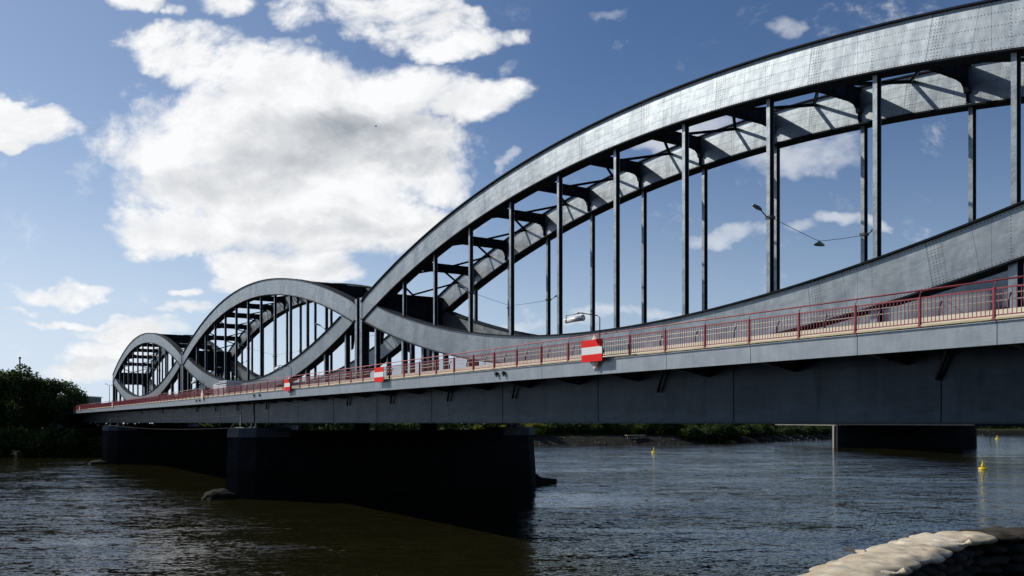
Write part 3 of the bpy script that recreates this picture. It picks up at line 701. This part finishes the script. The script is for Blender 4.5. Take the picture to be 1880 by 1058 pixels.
# ------------------------------------------------------------------ lamps on hangers and suspended lamps
def head_mesh(nm='lamp_head'):
    m = MB(); n = 10; secs = [(-.05, .05, .05), (.05, .12, .09), (.3, .19, .13), (.6, .17, .11), (.8, .08, .05)]
    for x, wy, hz in secs:
        for k in range(n): a = 2*pi*k/n; m.v.append((wy*cos(a), x, hz*sin(a)*(1. if sin(a) > 0 else .6)))
    for i in range(len(secs)-1):
        for k in range(n): m.f.append((i*n+k, i*n+(k+1) % n, (i+1)*n+(k+1) % n, (i+1)*n+k)); m.mi.append(0)
    m.f.append(tuple(range(n))); m.f.append(tuple((len(secs)-1)*n+k for k in range(n))); m.mi += [0, 0]; return m
places = [(4.03-2, 'in the near span, right of centre'), (4.03+3, 'in the near span, close to the arch crossing'), (17.3-5, 'in the middle span, nearer end'), (17.3, 'at mid length of the middle span'), (17.3+5, 'in the middle span, farther end'), (30.57-3, 'in the farthest span')]
for k, (pn, lb) in enumerate(places):
    t = pn*PU
    for nm, s, sg in (('near', -.25, 1), ('far', SW+.25, -1)):
        r = broot('bracket_lamp', t, s, 0); tag(r, 'lamp outside the %s arch %s' % (nm, lb), 'street lamp', 'lamps fixed to the hangers')
        m = MB(); m.tube([(0, 0, 13.05), (0, sg*.3, 13.2), (0, sg*.6, 13.4)], .035, 6); m.box(-.2, .2, min(0, sg*-.5), max(0, sg*-.5), 12.95, 13.15); m.build('arm', M['black'], r)
        h = head_mesh().build('lamp_head', M['hanger'], r, smooth=True, loc=(0, sg*.58, 13.42)); h.rotation_euler = (R(18)*sg, 0, 0 if sg > 0 else pi)
        if sg < 0: h.rotation_euler = (R(18), 0, pi)
    r = broot('suspended_lamp', t, SW/2, 0); tag(r, 'flat wire-hung lamp %s' % lb, 'street lamp', 'lamps hung between the arches')
    m = MB(); m.tube([(0, SW/2-.2, 13.05), (0, SW/4, 12.55), (0, .3, 12.12), (0, 0, 12.08), (0, -.3, 12.12), (0, -SW/4, 12.5), (0, -SW/2+.2, 12.95)], .018, 5); m.build('wire', M['black'], r)
    m = MB(); m.lathe([(.06, 12.1), (.16, 12.0), (.3, 11.93), (.42, 11.84), (.40, 11.78), (.1, 11.76)], 14); h = m.build('shade', M['hanger'], r, smooth=True); h.scale = (.62, 1.15, 1.); 

# ------------------------------------------------------------------ vehicles (only roofs show above the railing)
def lorry(t, s, z):
    r = broot('lorry', t, s, DZ); tag(r, 'white box lorry, only its roof showing over the railing under the middle arches', 'lorry')
    m = MB(); m.box(-3.2, 3.2, -1.2, 1.2, 1.0, 2.45); m.build('cargo_box', M['white_paint'], r, bevel=.05)
    m = MB(); m.box(-3.25, 3.25, -1.24, 1.24, 2.62, 2.72); m.box(-3.1, 1.4, -1.1, 1.1, 2.86, 3.0); [m.box(q-.05, q+.05, -1.1, 1.1, 2.46, 2.86) for q in (-3, -1.5, 0, 1.3)]; m.build('roof_cap', M['white_paint'], r, bevel=.02)
    m = MB(); m.prism([(3.3, .6), (5.3, .6), (5.4, 1.6), (5.0, 2.6), (3.3, 2.7)], lambda a, b: (a, -1.1, b), lambda a, b: (a, 1.1, b)); cb = m.build('cab', M['white_paint'], r, bevel=.06)
    m = MB(); m.prism([(5.415, 1.62), (5.03, 2.5), (5.06, 2.5), (5.45, 1.62)], lambda a, b: (a, -1.0, b), lambda a, b: (a, 1.0, b)); m.build('windscreen', M['glass'], cb)
    m = MB(); m.box(-3.2, 5.1, -.5, .5, .6, .98); m.build('chassis', M['black'], r)
    for x in (-2.0, 4.4):
        for y in (-1., 1.): m = MB(); m.tube([(x, y-.14, .48), (x, y+.14, .48)], .48, 18); m.build('wheel', M['rubber'], r)
lo = lorry(t_at(421, 35.5), 35.5-44, 0)

# ------------------------------------------------------------------ river, banks
m = MB(); m.v = [(-3000, -60, 0), (3000, -60, 0), (3000, 4000, 0), (-3000, 4000, 0)]; m.f = [(0, 1, 2, 3)]; m.mi = [0]
tag(m.build('river', M['water']), kind='structure')
SH = [(-1500, 205), (-600, 222), (-300, 236), (-145, 246), (-118, 266), (-60, 305), (4, 346), (70, 366), (112, 396), (170, 470), (240, 560), (315, 596), (600, 640), (1500, 700)]
m = MB(); rnd = random.Random(5); pts = []
for i in range(len(SH)-1):
    (x0, y0), (x1, y1) = SH[i], SH[i+1]; n = max(2, int(sqrt((x1-x0)**2+(y1-y0)**2)/6))
    for k in range(n): pts.append((x0+(x1-x0)*k/n, y0+(y1-y0)*k/n))
prof = [(-4, -1.), (0, .02), (2.5, 1.1), (6, 2.4), (10, 3.3), (16, 4.2), (60, 4.6), (3000, 5.)]
for x, y in pts:
    j = rnd.uniform(-1., 1.)
    for o_, z in prof: m.v.append((x - o_*.35 + rnd.uniform(-.4, .4), y + o_ + j, z + (rnd.uniform(-.25, .25) if 0 < o_ < 60 else 0)))
n = len(prof)
for i in range(len(pts)-1):
    for k in range(n-1): m.f.append((i*n+k, (i+1)*n+k, (i+1)*n+k+1, i*n+k+1)); m.mi.append(0)
tag(m.build('far_bank', M['bank'], smooth=True), kind='structure')

# trees -----------------------------------------------------------------
def crown(seed, rx, ry, rz, n, lf, droop=0., lumps=14):
    rnd = random.Random(seed); L = []
    for _ in range(lumps):
        while 1:
            p = Vector((rnd.uniform(-1, 1), rnd.uniform(-1, 1), rnd.uniform(-.9, 1)))
            if p.length < 1: break
        p = p.normalized()*(rnd.uniform(.45, .82)); L.append((p, rnd.uniform(.22, .42)))
    m = MB()
    for _ in range(n):
        c, r = rnd.choice(L); d = Vector((rnd.gauss(0, 1), rnd.gauss(0, 1), rnd.gauss(0, 1))).normalized()*(rnd.random()**.4)*r
        p = c + d; p = Vector((p.x*rx, p.y*ry, p.z*rz)); 
        if droop: p.z -= droop*rnd.random()*abs(p.x)/rx
        a = Vector((rnd.gauss(0, 1), rnd.gauss(0, 1), rnd.gauss(0, .7))).normalized(); b = a.cross(Vector((rnd.gauss(0, 1), rnd.gauss(0, 1), rnd.gauss(0, 1)))).normalized()
        s1 = lf*rnd.uniform(.6, 1.3); s2 = s1*.55; k = len(m.v)
        m.v += [tuple(p-a*s1), tuple(p-b*s2), tuple(p+a*s1), tuple(p+b*s2)]; m.f.append((k, k+1, k+2, k+3)); m.mi.append(0)
    me = bpy.data.meshes.new('crown'); me.from_pydata(m.v, [], m.f); me.update(); return me, L
def trunk_mesh(seed, h, L, rx, ry, rz, zc):
    rnd = random.Random(seed); m = MB(); m.tube([(0, 0, 0), (.15, .1, h*.25), (0, .1, h*.5), (.2, 0, zc)], [h*.028, h*.022, h*.017, h*.01], 8)
    for p, r in L[:8]: m.tube([(0, .1, h*rnd.uniform(.2, .5)), (p.x*rx*.5, p.y*ry*.5, zc+p.z*rz*.4), (p.x*rx, p.y*ry, zc+p.z*rz)], [h*.012, h*.008, h*.003], 5)
    return m
KIND = {}
for nm, (seed, rx, ry, rz, n, lf, mt, h, zc, dr) in {
    'broad': (21, 8.5, 8, 7.5, 9000, .42, 'leaf', 19, 11, 0), 'open': (22, 6, 6, 8, 5200, .42, 'leaf', 20, 12, 0),
    'willow': (23, 9.5, 8, 7.0, 12000, .36, 'leaf2', 18, 11.5, 2.5), 'bush': (24, 4, 4, 2.6, 3200, .32, 'leaf3', 5, 2.5, 0), 'low': (25, 5.5, 5, 3.2, 4200, .36, 'leaf', 6, 3.0, 0)}.items():
    me, L = crown(seed, rx, ry, rz, n, lf, dr, 22 if nm != 'open' else 13); me.materials.append(M[mt])
    tm = trunk_mesh(seed, h, L, rx, ry, rz, zc); KIND[nm] = (me, tm, zc, {})
def tree(kind, x, y, z, sc, label, cat='tree', group='trees on the far bank', rz=None, bush=False):
    me, tm, zc, cache = KIND[kind]; r = empty('shrub' if bush else 'tree', (x, y, z), random.uniform(0, 6.28) if rz is None else rz); r.scale = (sc, sc, sc)
    c = bpy.data.objects.new('crown', me); COL.objects.link(c); c.parent = r; c.location = (0, 0, zc)
    if 'm' not in cache: cache['m'] = tm.build('trunk', M['bark'], r, smooth=True)
    else: t = cache['m'].copy(); COL.objects.link(t); t.parent = r
    tag(r, label, cat, group); return r
def X(px, Z): return (px-940)/1624*Z
LT = [('open', -8, 236, 1.0), ('open', 30, 240, 1.07), ('open', 62, 244, .98), ('willow', 100, 246, 1.05), ('willow', 118, 252, .80), ('broad', 20, 262, .86), ('broad', 75, 262, .9), ('open', -40, 238, 1.05), ('broad', -80, 240, 1.1), ('broad', 55, 250, .80)]
lb = ['airy dark tree at the left picture edge', 'tall loose topped tree in front of the thin mast', 'dark tree between the mast and the rounded willow', 'large rounded willow with a drooping right side', 'lower right shoulder willow leaning towards the bridge end', 'dense dark tree behind the left group', 'dense dark tree behind the rounded willow', 'loose tree just outside the left edge', 'broad tree outside the left edge', 'dense low tree filling below the mast']
for (k, px, Z, sc), l in zip(LT, lb): tree(k, X(px, Z), Z, 3.2, sc, l, group='trees at the left bank', rz=0.4 if k == 'willow' else None)
for i, px in enumerate((-30, 5, 30, 55, 84, 112, 138)):
    tree('low', X(px, 234), 235+i*1.6, -.6, 1.35, 'dark shrub low on the left bank, number %s from the picture edge' % ('one two three four five six seven'.split()[i]), 'shrub', 'dark shrubs at the foot of the left trees', bush=True)
FT = [(300, 330, .8), (330, 340, .78), (350, 345, .8), (392, 350, 1.22), (436, 340, 1.28), (462, 350, 1.30), (490, 352, 1.12), (415, 352, 1.05), (510, 365, .9),(560, 370, .5), (620, 372, .5), (700, 374, .5), (760, 376, .5), (820, 378, .5), (870, 380, .52), (1010, 384, .42), (1050, 386, .42), (1090, 390, .42), (1130, 390, .42), (1175, 392, .42), (1240, 398, .42), (1300, 404, .42), (1350, 440, .42), (1400, 450, .42), (1460, 480, .42), (1510, 520, .42), (1820, 640, .6), (1850, 645, .55), (1880, 640, .6), (1910, 640, .6)]
for i, (px, Z, sc) in enumerate(FT):
    where = 'seen through the hangers of the middle arch' if px < 520 else 'low behind the stone shore under the deck' if px < 1300 else 'behind the second bridge' if px < 1700 else 'on the distant right shore'
    tree('broad' if i % 3 else 'open', X(px, Z), Z, 4.3, sc, '%s from the left of the dark trees %s' % (ORD[i], where), group='trees %s' % where)
for i, (px, Z, sc) in enumerate([(925, 358, .9), (955, 360, 1.15), (975, 362, 1.2), (990, 364, 1.0), (880, 356, .9), (640, 356, .8), (1210, 378, .7), (1160, 376, .7)]):
    tree('bush', X(px, Z), Z, 3.6, sc, ['yellow green bush just left of the big pier end', 'sunlit yellow bush over the right end of the big pier', 'sunlit bush right of the big pier end', 'smaller sunlit bush farther right of the big pier', 'yellow bush seen above the big pier', 'small bush left under the deck', 'bush beside the pale building under the deck', 'bush above the timber jetty'][i], 'shrub', 'sunlit shrubs under the bridge', bush=True)
for i in range(26):
    px = 1000 + i*22; Z = 362 + (px-1000)*.05 + (max(0, px-1330))*.5
    tree('low', X(px, Z), Z+(9 if px < 1250 else 3), 2.6 if px < 1250 else .2, 1.1+.4*random.random(), '%s dark shrub from the left in the low hedge along the far shore' % ORD[i], 'shrub', 'dark shrubs along the far shore', bush=True)

# shore stones: too many to count
m = MB(); rnd = random.Random(9)
for _ in range(5200):
    i = rnd.randrange(len(pts)-1); x, y = pts[i]
    if x < -30 or x > 330: continue
    o_ = rnd.uniform(-.5, 9); z = .02 + .33*max(0, o_); s = rnd.uniform(.15, .55); k = len(m.v)
    cx, cy = x - o_*.35 + rnd.uniform(-3, 3), y + o_ + rnd.uniform(-2, 2)
    for a in range(6): m.v.append((cx + s*cos(a*pi/3+rnd.uniform(-.3, .3)), cy + s*sin(a*pi/3), z-.1))
    m.v.append((cx+rnd.uniform(-.1, .1), cy, z+s*.8))
    for a in range(6): m.f.append((k+a, k+(a+1) % 6, k+6)); m.mi.append(0)
tag(m.build('shore_stones', simple('shore_stone', (.05, .047, .038), (.26, .24, .19), .85, .5)), 'loose grey stones along the far shore', 'stones', kind='stuff')

def wood(path_, name, h0, h1, depth, n, lf, base, mt):
    m = MB(); rnd = random.Random(31); seg = []
    for i in range(len(path_)-1): seg.append(sqrt((path_[i+1][0]-path_[i][0])**2+(path_[i+1][1]-path_[i][1])**2))
    tot = sum(seg)
    for _ in range(n):
        q = rnd.random()*tot; i = 0; Q = q
        while q > seg[i]: q -= seg[i]; i += 1
        f = q/seg[i]; x = path_[i][0]+(path_[i+1][0]-path_[i][0])*f; y = path_[i][1]+(path_[i+1][1]-path_[i][1])*f
        top = h0 + (h1-h0)*(.5+.25*sin(Q*.09)+.25*sin(Q*.23+1)) ; z = base + (rnd.random()**.8)*top; o_ = rnd.uniform(0, depth)
        p = Vector((x + rnd.uniform(-2, 2), y + o_, z)); a = Vector((rnd.gauss(0, 1), rnd.gauss(0, 1), rnd.gauss(0, 1))).normalized(); b = a.cross(Vector((rnd.gauss(0, 1), rnd.gauss(0, 1), rnd.gauss(0, 1)))).normalized()
        s1 = lf*rnd.uniform(.6, 1.4); k = len(m.v); m.v += [tuple(p-a*s1), tuple(p-b*s1*.6), tuple(p+a*s1), tuple(p+b*s1*.6)]; m.f.append((k, k+1, k+2, k+3)); m.mi.append(0)
    me = bpy.data.meshes.new(name); me.from_pydata(m.v, [], m.f); me.materials.append(mt); me.update(); o = bpy.data.objects.new(name, me); COL.objects.link(o); tag(o, kind='stuff'); return o
wood([(-420, 262), (-145, 275), (-60, 335), (4, 376), (70, 396), (112, 430), (170, 500), (240, 600), (315, 632), (640, 680)], 'distant_wood', 5.0, 9., 9, 26000, 1.25, 3.6, M['leaf'])
wood([(-160, -58), (-60, -40), (60, -40), (160, -58)], 'sky_blocker_wood', 14, 22, 8, 9000, 2.3, 6., M['leaf'])  # tree mass out of view, added behind the camera to block sky light
m = MB(); m.v = [(-400, -20, 6.2), (400, -20, 6.2), (400, -300, 8), (-400, -300, 8), (-400, -8, -.5), (400, -8, -.5)]; m.f = [(0, 1, 2, 3), (4, 5, 1, 0)]; m.mi = [0, 0]
tag(m.build('near_bank', M['bank']), kind='structure')
# timber jetty, pale building, dark building, mast, post
r = empty('timber_jetty', (X(1168, 366), 366, 0), .35); tag(r, 'small pale timber jetty on the stony far shore', 'jetty')
for k in range(9): m = MB(); m.tube([(-4+k, 0, .5), (-4+k, 0, 3.4)], .14, 6); m.build('pile', M['timber'], r)
m = MB(); m.box(-4.4, 4.4, -.3, 1.6, 3.4, 3.65); m.build('platform', M['timber'], r)
def house(nm, px0, px1, Z, ztop, depth, mt, label, roof=.4, win=True):
    x0, x1 = X(px0, Z), X(px1, Z); r = empty(nm, ((x0+x1)/2, Z, 3.5)); hw = (x1-x0)/2; ht = H+ztop-3.5
    m = MB(); m.box(-hw, hw, 0, depth, 0, ht); m.build('wall', mt, r); m = MB(); m.box(-hw-.4, hw+.4, -.4, depth+.4, ht+.003, ht+roof); m.build('roof', M['white_paint'], r)
    if win:
        nx = max(2, int(hw*2/3.2)); nz = max(1, int(ht/3.3)); W0 = None
        for a in range(nx):
            for b in range(nz):
                xx = -hw + (a+.5)*2*hw/nx; zz = (b+.55)*ht/nz
                if W0 is None: m = MB(); m.box(-.7, .7, -.06, .1, -.7, .7); W0 = m.build('window', M['glass'], r, loc=(xx, 0, zz))
                else: inst(W0, (xx, 0, zz), r)
    tag(r, label, 'building'); return r
house('office_building', 88, 161, 420, 12.2, 14, M['facade'], 'dark flat roofed building behind the willow at the far end of the bridge')
house('pale_house', 1196, 1203, 392, 1.5, 8, M['pale_facade'], 'small pale house glimpsed under the deck above the jetty')
m = MB(); m.tube([(0, 0, 0), (0, 0, 26.5)], [.35, .22], 8); m.lathe([(.4, 26.5), (.45, 26.9), (.2, 27.1)], 10); o = m.build('mast', M['black']); o.location = (X(36.5, 300), 300, 4); tag(o, 'thin dark mast standing above the left trees', 'mast')
m = MB(); m.tube([(0, 0, -1), (0, 0, 9)], .22, 8); o = m.build('mooring_post', M['bark']); o.location = (X(1818, 460), 460, 0); tag(o, 'slender mooring post in the river right of the second pier', 'post')
def street_lamp(px, Z, ztop, label):
    r = empty('street_lamp', (X(px, Z), Z, 4.5)); ht = H+ztop-4.5
    m = MB(); m.tube([(0, 0, 0), (0, 0, ht)], [.16, .09], 8); m.build('pole', M['black'], r)
    for e in (-1, 1):
        m = MB(); m.tube([(0, 0, ht), (e*1.0, 0, ht+.45 if e < 0 else ht+.05)], .06, 6); m.build('arm', M['black'], r)
        m = MB(); m.box(e*1.0-.5 if e < 0 else .8, e*1.0+.1 if e < 0 else 1.8, -.2, .2, ht+.35 if e < 0 else ht-.1, ht+.55 if e < 0 else ht+.18); m.build('lamp_head', M['black'], r)
    tag(r, label, 'street lamp')
street_lamp(201, 318, 13.4, 'double headed street lamp beyond the left end of the bridge')

# second bridge downstream: pier and plain girder seen under the deck
r = empty('second_bridge', (113, 310, 0), pi/2); tag(r, 'dark girder bridge on a wide pier, seen under the deck at the right', 'bridge')
m = MB(); m.prism([(0, -3), (48, -3), (50, 0), (48, 3), (0, 3)], lambda a, b: (b, -a, -.5), lambda a, b: (b*.94, -a*.995-.1, 7.75)); m.build('pier', M['masonry'], r)
m = MB(); m.box(-.8, .5, .05, .5, -.3, 7.7); m.build('corner_pile', M['pale_facade'], r)
m = MB(); m.box(-90, 78, -44, -2, 8.0, 10.6); m.build('girder', M['dark_steel'], r)
m = MB(); m.box(3.4, 75, -1.9, -1.6, 7.75, 7.98); m.build('service_pipe', M['pale_facade'], r)

# buoys -------------------------------------------------------------------
def buoy(px, y, sc, label, red=False):
    Z = H*1624/(y-776); r = empty('buoy', (X(px, Z), Z, 0)); r.scale = (sc,)*3
    m = MB(); m.lathe([(.5, -.3), (.82, -.1), (.9, .12), (.75, .25), (.45, .32)], 20); m.build('float', M['buoy'], r, smooth=True)
    m = MB(); m.lathe([(.44, .325), (.30, .75), (.17, 1.15), (.12, 1.35)], 16); m.build('cone', M['buoy'], r, smooth=True)
    m = MB(); m.lathe([(.05, 1.35), (.16, 1.42), (.17, 1.58), (.05, 1.66)], 12); m.build('topmark', M['sign_red'] if red else M['buoy'], r, smooth=True)
    r.rotation_euler = (R(4), R(-5), 0); tag(r, label, 'buoy', 'yellow buoys on the river')
buoy(1201, 830.5, .95, 'small yellow buoy in mid river, nearest the big pier')
buoy(1805, 861, .95, 'largest yellow buoy, right side of the river')
buoy(1831, 806, 1.25, 'far yellow buoy beside the mooring post', True)

# ------------------------------------------------------------------ near quay and sandbags
m = MB(); m.prism([(-8, -20), (14, -20), (14, 14.2), (9.8, 14.2), (5.0, 12.4), (1.9, 8.1), (-2.2, 3.2), (-8, 1.)], lambda a, b: (a, b, -1), lambda a, b: (a, b, H-2.15)); tag(m.build('quay', M['quay']), kind='structure')
def bag_mesh(seed, mt):
    rnd = random.Random(seed); m = MB(); nu, nv = 28, 18; a, b, c = .36, .22, .085
    ph1, ph2 = rnd.uniform(0, 6), rnd.uniform(0, 6); c = .072
    def sg(v, e): return math.copysign(abs(v)**e, v)
    for i in range(nv+1):
        th = -pi/2 + pi*i/nv
        for k in range(nu):
            u = 2*pi*k/nu; ct = sg(cos(th), .55); x = a*ct*sg(cos(u), .6); y = b*ct*sg(sin(u), .62); z = c*sg(sin(th), .9)
            z += .013*sin(x*17+ph1)*cos(y*13+ph2) + .006*sin(x*41+ph2); pin = 1-.22*(abs(x)/a)**3; y *= pin; z *= 1-.25*(abs(x)/a)**4
            y += .018*sin(x*9+ph1); m.v.append((x, y, z))
    for i in range(nv):
        for k in range(nu): m.f.append((i*nu+k, i*nu+(k+1) % nu, (i+1)*nu+(k+1) % nu, (i+1)*nu+k)); m.mi.append(0)
    me_o = m.build('sandbag', M[mt], smooth=True); me = me_o.data; bpy.data.objects.remove(me_o); return me
BM = [bag_mesh(s, 'sand') for s in range(5)]; BD = [bag_mesh(s, 'sand_dirty_shaded') for s in range(5)]
path = [Vector((1.52, 6.25)), Vector((2.37, 7.45)), Vector((5.35, 10.95)), Vector((9.6, 12.6))]
def along(q):
    for i in range(len(path)-1):
        L = (path[i+1]-path[i]).length
        if q <= L: return path[i].lerp(path[i+1], q/L), (path[i+1]-path[i]).normalized()
        q -= L
    return path[-1], (path[-1]-path[-2]).normalized()
tot = sum((path[i+1]-path[i]).length for i in range(len(path)-1))
rnd = random.Random(77); layers = 6; toprow = []
for ly in range(layers):
    q = .15 + (.19 if ly % 2 else 0); idx = 0
    while q < tot:
        p, d = along(q); nrm = Vector((d.y, -d.x)); top = ly == layers-1
        z = H - 2.15 + .075 + ly*.128 + rnd.uniform(-.008, .008)
        for row in (0,):
            head = (ly % 2 == 0) or top
            ang = math.atan2(d.y, d.x) + (pi/2 if head else 0) + rnd.uniform(-.12, .12)
            off = nrm*(.0 if not top else .04 + rnd.uniform(-.04, .04))
            if head and row == 1: continue
            if not head: off = nrm*(.13)
            o = bpy.data.objects.new('sandbag', rnd.choice(BM if top and q < tot*.62 else BD)); COL.objects.link(o)  # lower layers and right run take the cloth with shade in its colour
            o.location = (p.x+off.x+rnd.uniform(-.02, .02), p.y+off.y+rnd.uniform(-.02, .02), z)
            o.rotation_euler = (rnd.uniform(-.06, .06), rnd.uniform(-.05, .05), ang); o.scale = (1.12 if head else .95, 1.02+rnd.uniform(-.06, .1), .85 if top else 1.)
            part = 'sunlit left run' if q < tot*.45 else 'bend' if q < tot*.58 else 'right run'
            if top: lab = 'topmost sandbag of the wall at the bottom right, %s along from the lower left end' % ORD[idx]
            else: lab = 'sandbag in the %s layer from the top, %s from the lower left end' % (ORD[layers-1-ly], ORD[idx])
            tag(o, lab, 'sandbag', 'sandbags of the wall')
            if top: toprow.append((o, p, d))
        q += (.40 if (ly % 2 == 0 or top) else .62); idx += 1
# loose tied neck sticking up from a few top bags
for j, (o, p, d) in enumerate(toprow):
    if j in (9, 12, 6):
        m = MB(); m.tube([(0, -.26, .03), (0, -.33, .05), (.01, -.37, .06), (.02, -.40, .075), (.03, -.43, .09)], [.055, .03, .014, .03, .045], 8, cap=False)
        nk = m.build('tied_neck', M['sand'], o, smooth=True); nk.rotation_euler = (0, 0, pi/2 if j % 2 else -pi/2)

# a bird high in front of the big cloud
r = empty('bird', (X(690, 120), 120, H+(776-232)/1624*120), .5); tag(r, 'tiny dark bird flying in front of the big cloud', 'bird')
m = MB(); m.lathe([(.01, -.2), (.05, -.12), (.06, 0), (.03, .15), (.01, .22)], 8)
bo = m.build('body', M['black'], r, smooth=True); bo.rotation_euler = (R(90), 0, R(90))
for e in (-1, 1): m = MB(); m.prism([(-.06, 0), (.08, 0), (.02, .2), (-.08, .38)], lambda a, b: (a, e*b, .02+b*.25), lambda a, b: (a, e*b, .03+b*.25)); m.build('wing', M['black'], r)
